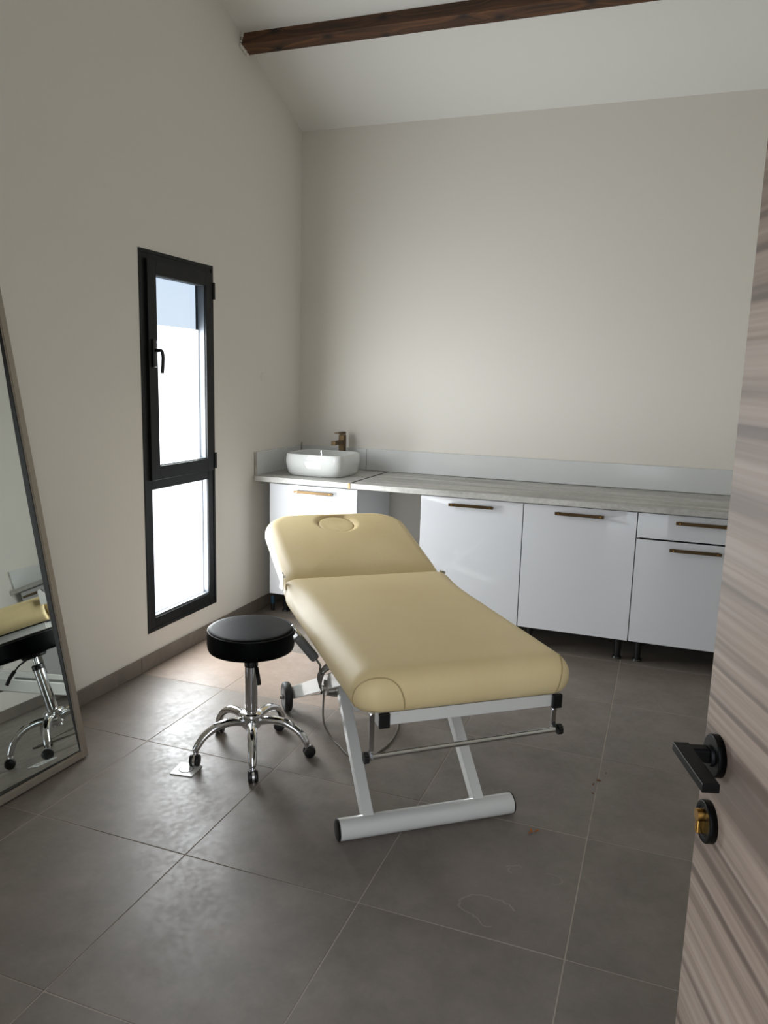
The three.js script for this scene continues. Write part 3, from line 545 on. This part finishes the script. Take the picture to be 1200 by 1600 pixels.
{
  const mat = std({ color: 0x6b4526, roughness: 0.85 });
  [[2.302, 2.002, 0.006, 'largest brown crumb on the grout line right of the couch foot'], [2.285, 2.04, 0.005, 'brown crumb just left of the grout line right of the couch'], [2.29, 2.11, 0.004, 'small brown crumb nearest the camera on the grout line right of the couch'], [2.325, 1.93, 0.003, 'tiniest brown crumb, the one nearest the cabinets, right of the grout line']].forEach(([x, z, r, label], k) => {
    const g = new THREE.IcosahedronGeometry(r, 1); g.scale(1.5, 0.45, 0.7); g.rotateY(k * 1.3); g.translate(x, r * 0.45, z);
    tag(part('crumb', g, mat, scene), label, 'crumb', 'crumbs on the floor right of the couch');
  });
}

// ---------------------------------------------------------------- wooden door, open into the room at the right edge
{
  const D = V3(-Math.sin(17.6 * Math.PI / 180), 0, -Math.cos(17.6 * Math.PI / 180)), nn = V3(-Math.cos(17.6 * Math.PI / 180), 0, Math.sin(17.6 * Math.PI / 180));
  const edge = V3(2.518, 0, 3.8935), d = new THREE.Group(); d.name = 'door_1'; d.userData = { kind: 'structure' }; scene.add(d);
  // local frame: +x from the lock edge to the hinge side, +z out of the face seen
  d.position.copy(edge); d.setRotationFromMatrix(new THREE.Matrix4().makeBasis(D.clone().negate(), V3(0, 1, 0), nn));
  const W = 0.83, H = 2.04;
  const leaf = box(0, 0.008, -0.04, W, H, 0, 0.0015, 2);
  { const p = leaf.attributes.position, uv = leaf.attributes.uv; for (let i = 0; i < p.count; i++) uv.setXY(i, p.getX(i) / 0.85, p.getY(i) / 2.05); }
  part('leaf', leaf, M.veneer, d);
  part('lock_plate', box(-0.001, 0.93, -0.03, 0.0005, 1.16, -0.01, 0.0004), M.satin, d);
  const P = V3(2.53, 1.08, 3.935).sub(edge), hx = -P.dot(D) + 0.004, hy = 1.078;
  const hd = part('handle', [lathe([[0, 0], [0.0262, 0], [0.0262, 0.0085], [0.025, 0.0095], [0, 0.0095]], 48).rotateX(Math.PI / 2).translate(hx, hy, 0), cyl(V3(hx, hy, 0.009), V3(hx, hy, 0.013), 0.0135, 0.0125, 32)], M.blackMatt, d);
  const sh = new THREE.Shape([[0.088, 0.034], [0.088, 0.051], [-0.012, 0.051], [-0.012, 0.034]].map(([a, b]) => new THREE.Vector2(a, b)));
  const lg = new THREE.ExtrudeGeometry(sh, { depth: 0.009, bevelEnabled: true, bevelSize: 0.0012, bevelThickness: 0.0012, bevelSegments: 2 }); lg.rotateX(Math.PI / 2); lg.translate(hx, hy + 0.009, 0);
  part('lever', [box(hx - 0.0125, hy - 0.0085, 0.01, hx + 0.006, hy + 0.0095, 0.046, 0.004, 3), lg], M.blackMatt, hd);
  const ky = hy - 0.091, lk = part('escutcheon', lathe([[0, 0], [0.0262, 0], [0.0262, 0.0085], [0.025, 0.0095], [0.019, 0.0095], [0.0185, 0.0085], [0, 0.0085]], 48).rotateX(Math.PI / 2).translate(hx - 0.004, ky, 0), M.blackMatt, d);
  part('lock_cylinder', [cyl(V3(hx - 0.004, ky + 0.009, 0.006), V3(hx - 0.004, ky + 0.009, 0.018), 0.008, 0.0078, 28), box(hx - 0.0085, ky - 0.015, 0.006, hx + 0.0005, ky + 0.008, 0.0175, 0.002, 2)], M.goldBrass, lk, 'polished brass lock cylinder');
  for (const y of [0.25, 1.05, 1.82]) part('hinge', cyl(V3(W + 0.006, y - 0.05, -0.004), V3(W + 0.006, y + 0.05, -0.004), 0.007), M.satin, d);
  // frame lining the opening
  struct('trim_1', [box(DX0 - 0.06, -0.002, RZ + 0.03, DX0, DH, RZ + 0.132, 0.002), box(DX1, -0.002, RZ + 0.05, DX1 + 0.06, DH, RZ + 0.132, 0.002), box(DX0 - 0.06, DH, RZ + 0.03, DX1 + 0.06, DH + 0.06, RZ + 0.132, 0.002)], M.veneerEdge);
}
scene.traverse((o) => { if (o.isMesh) shadow(o); });
renderer.render(scene, camera);
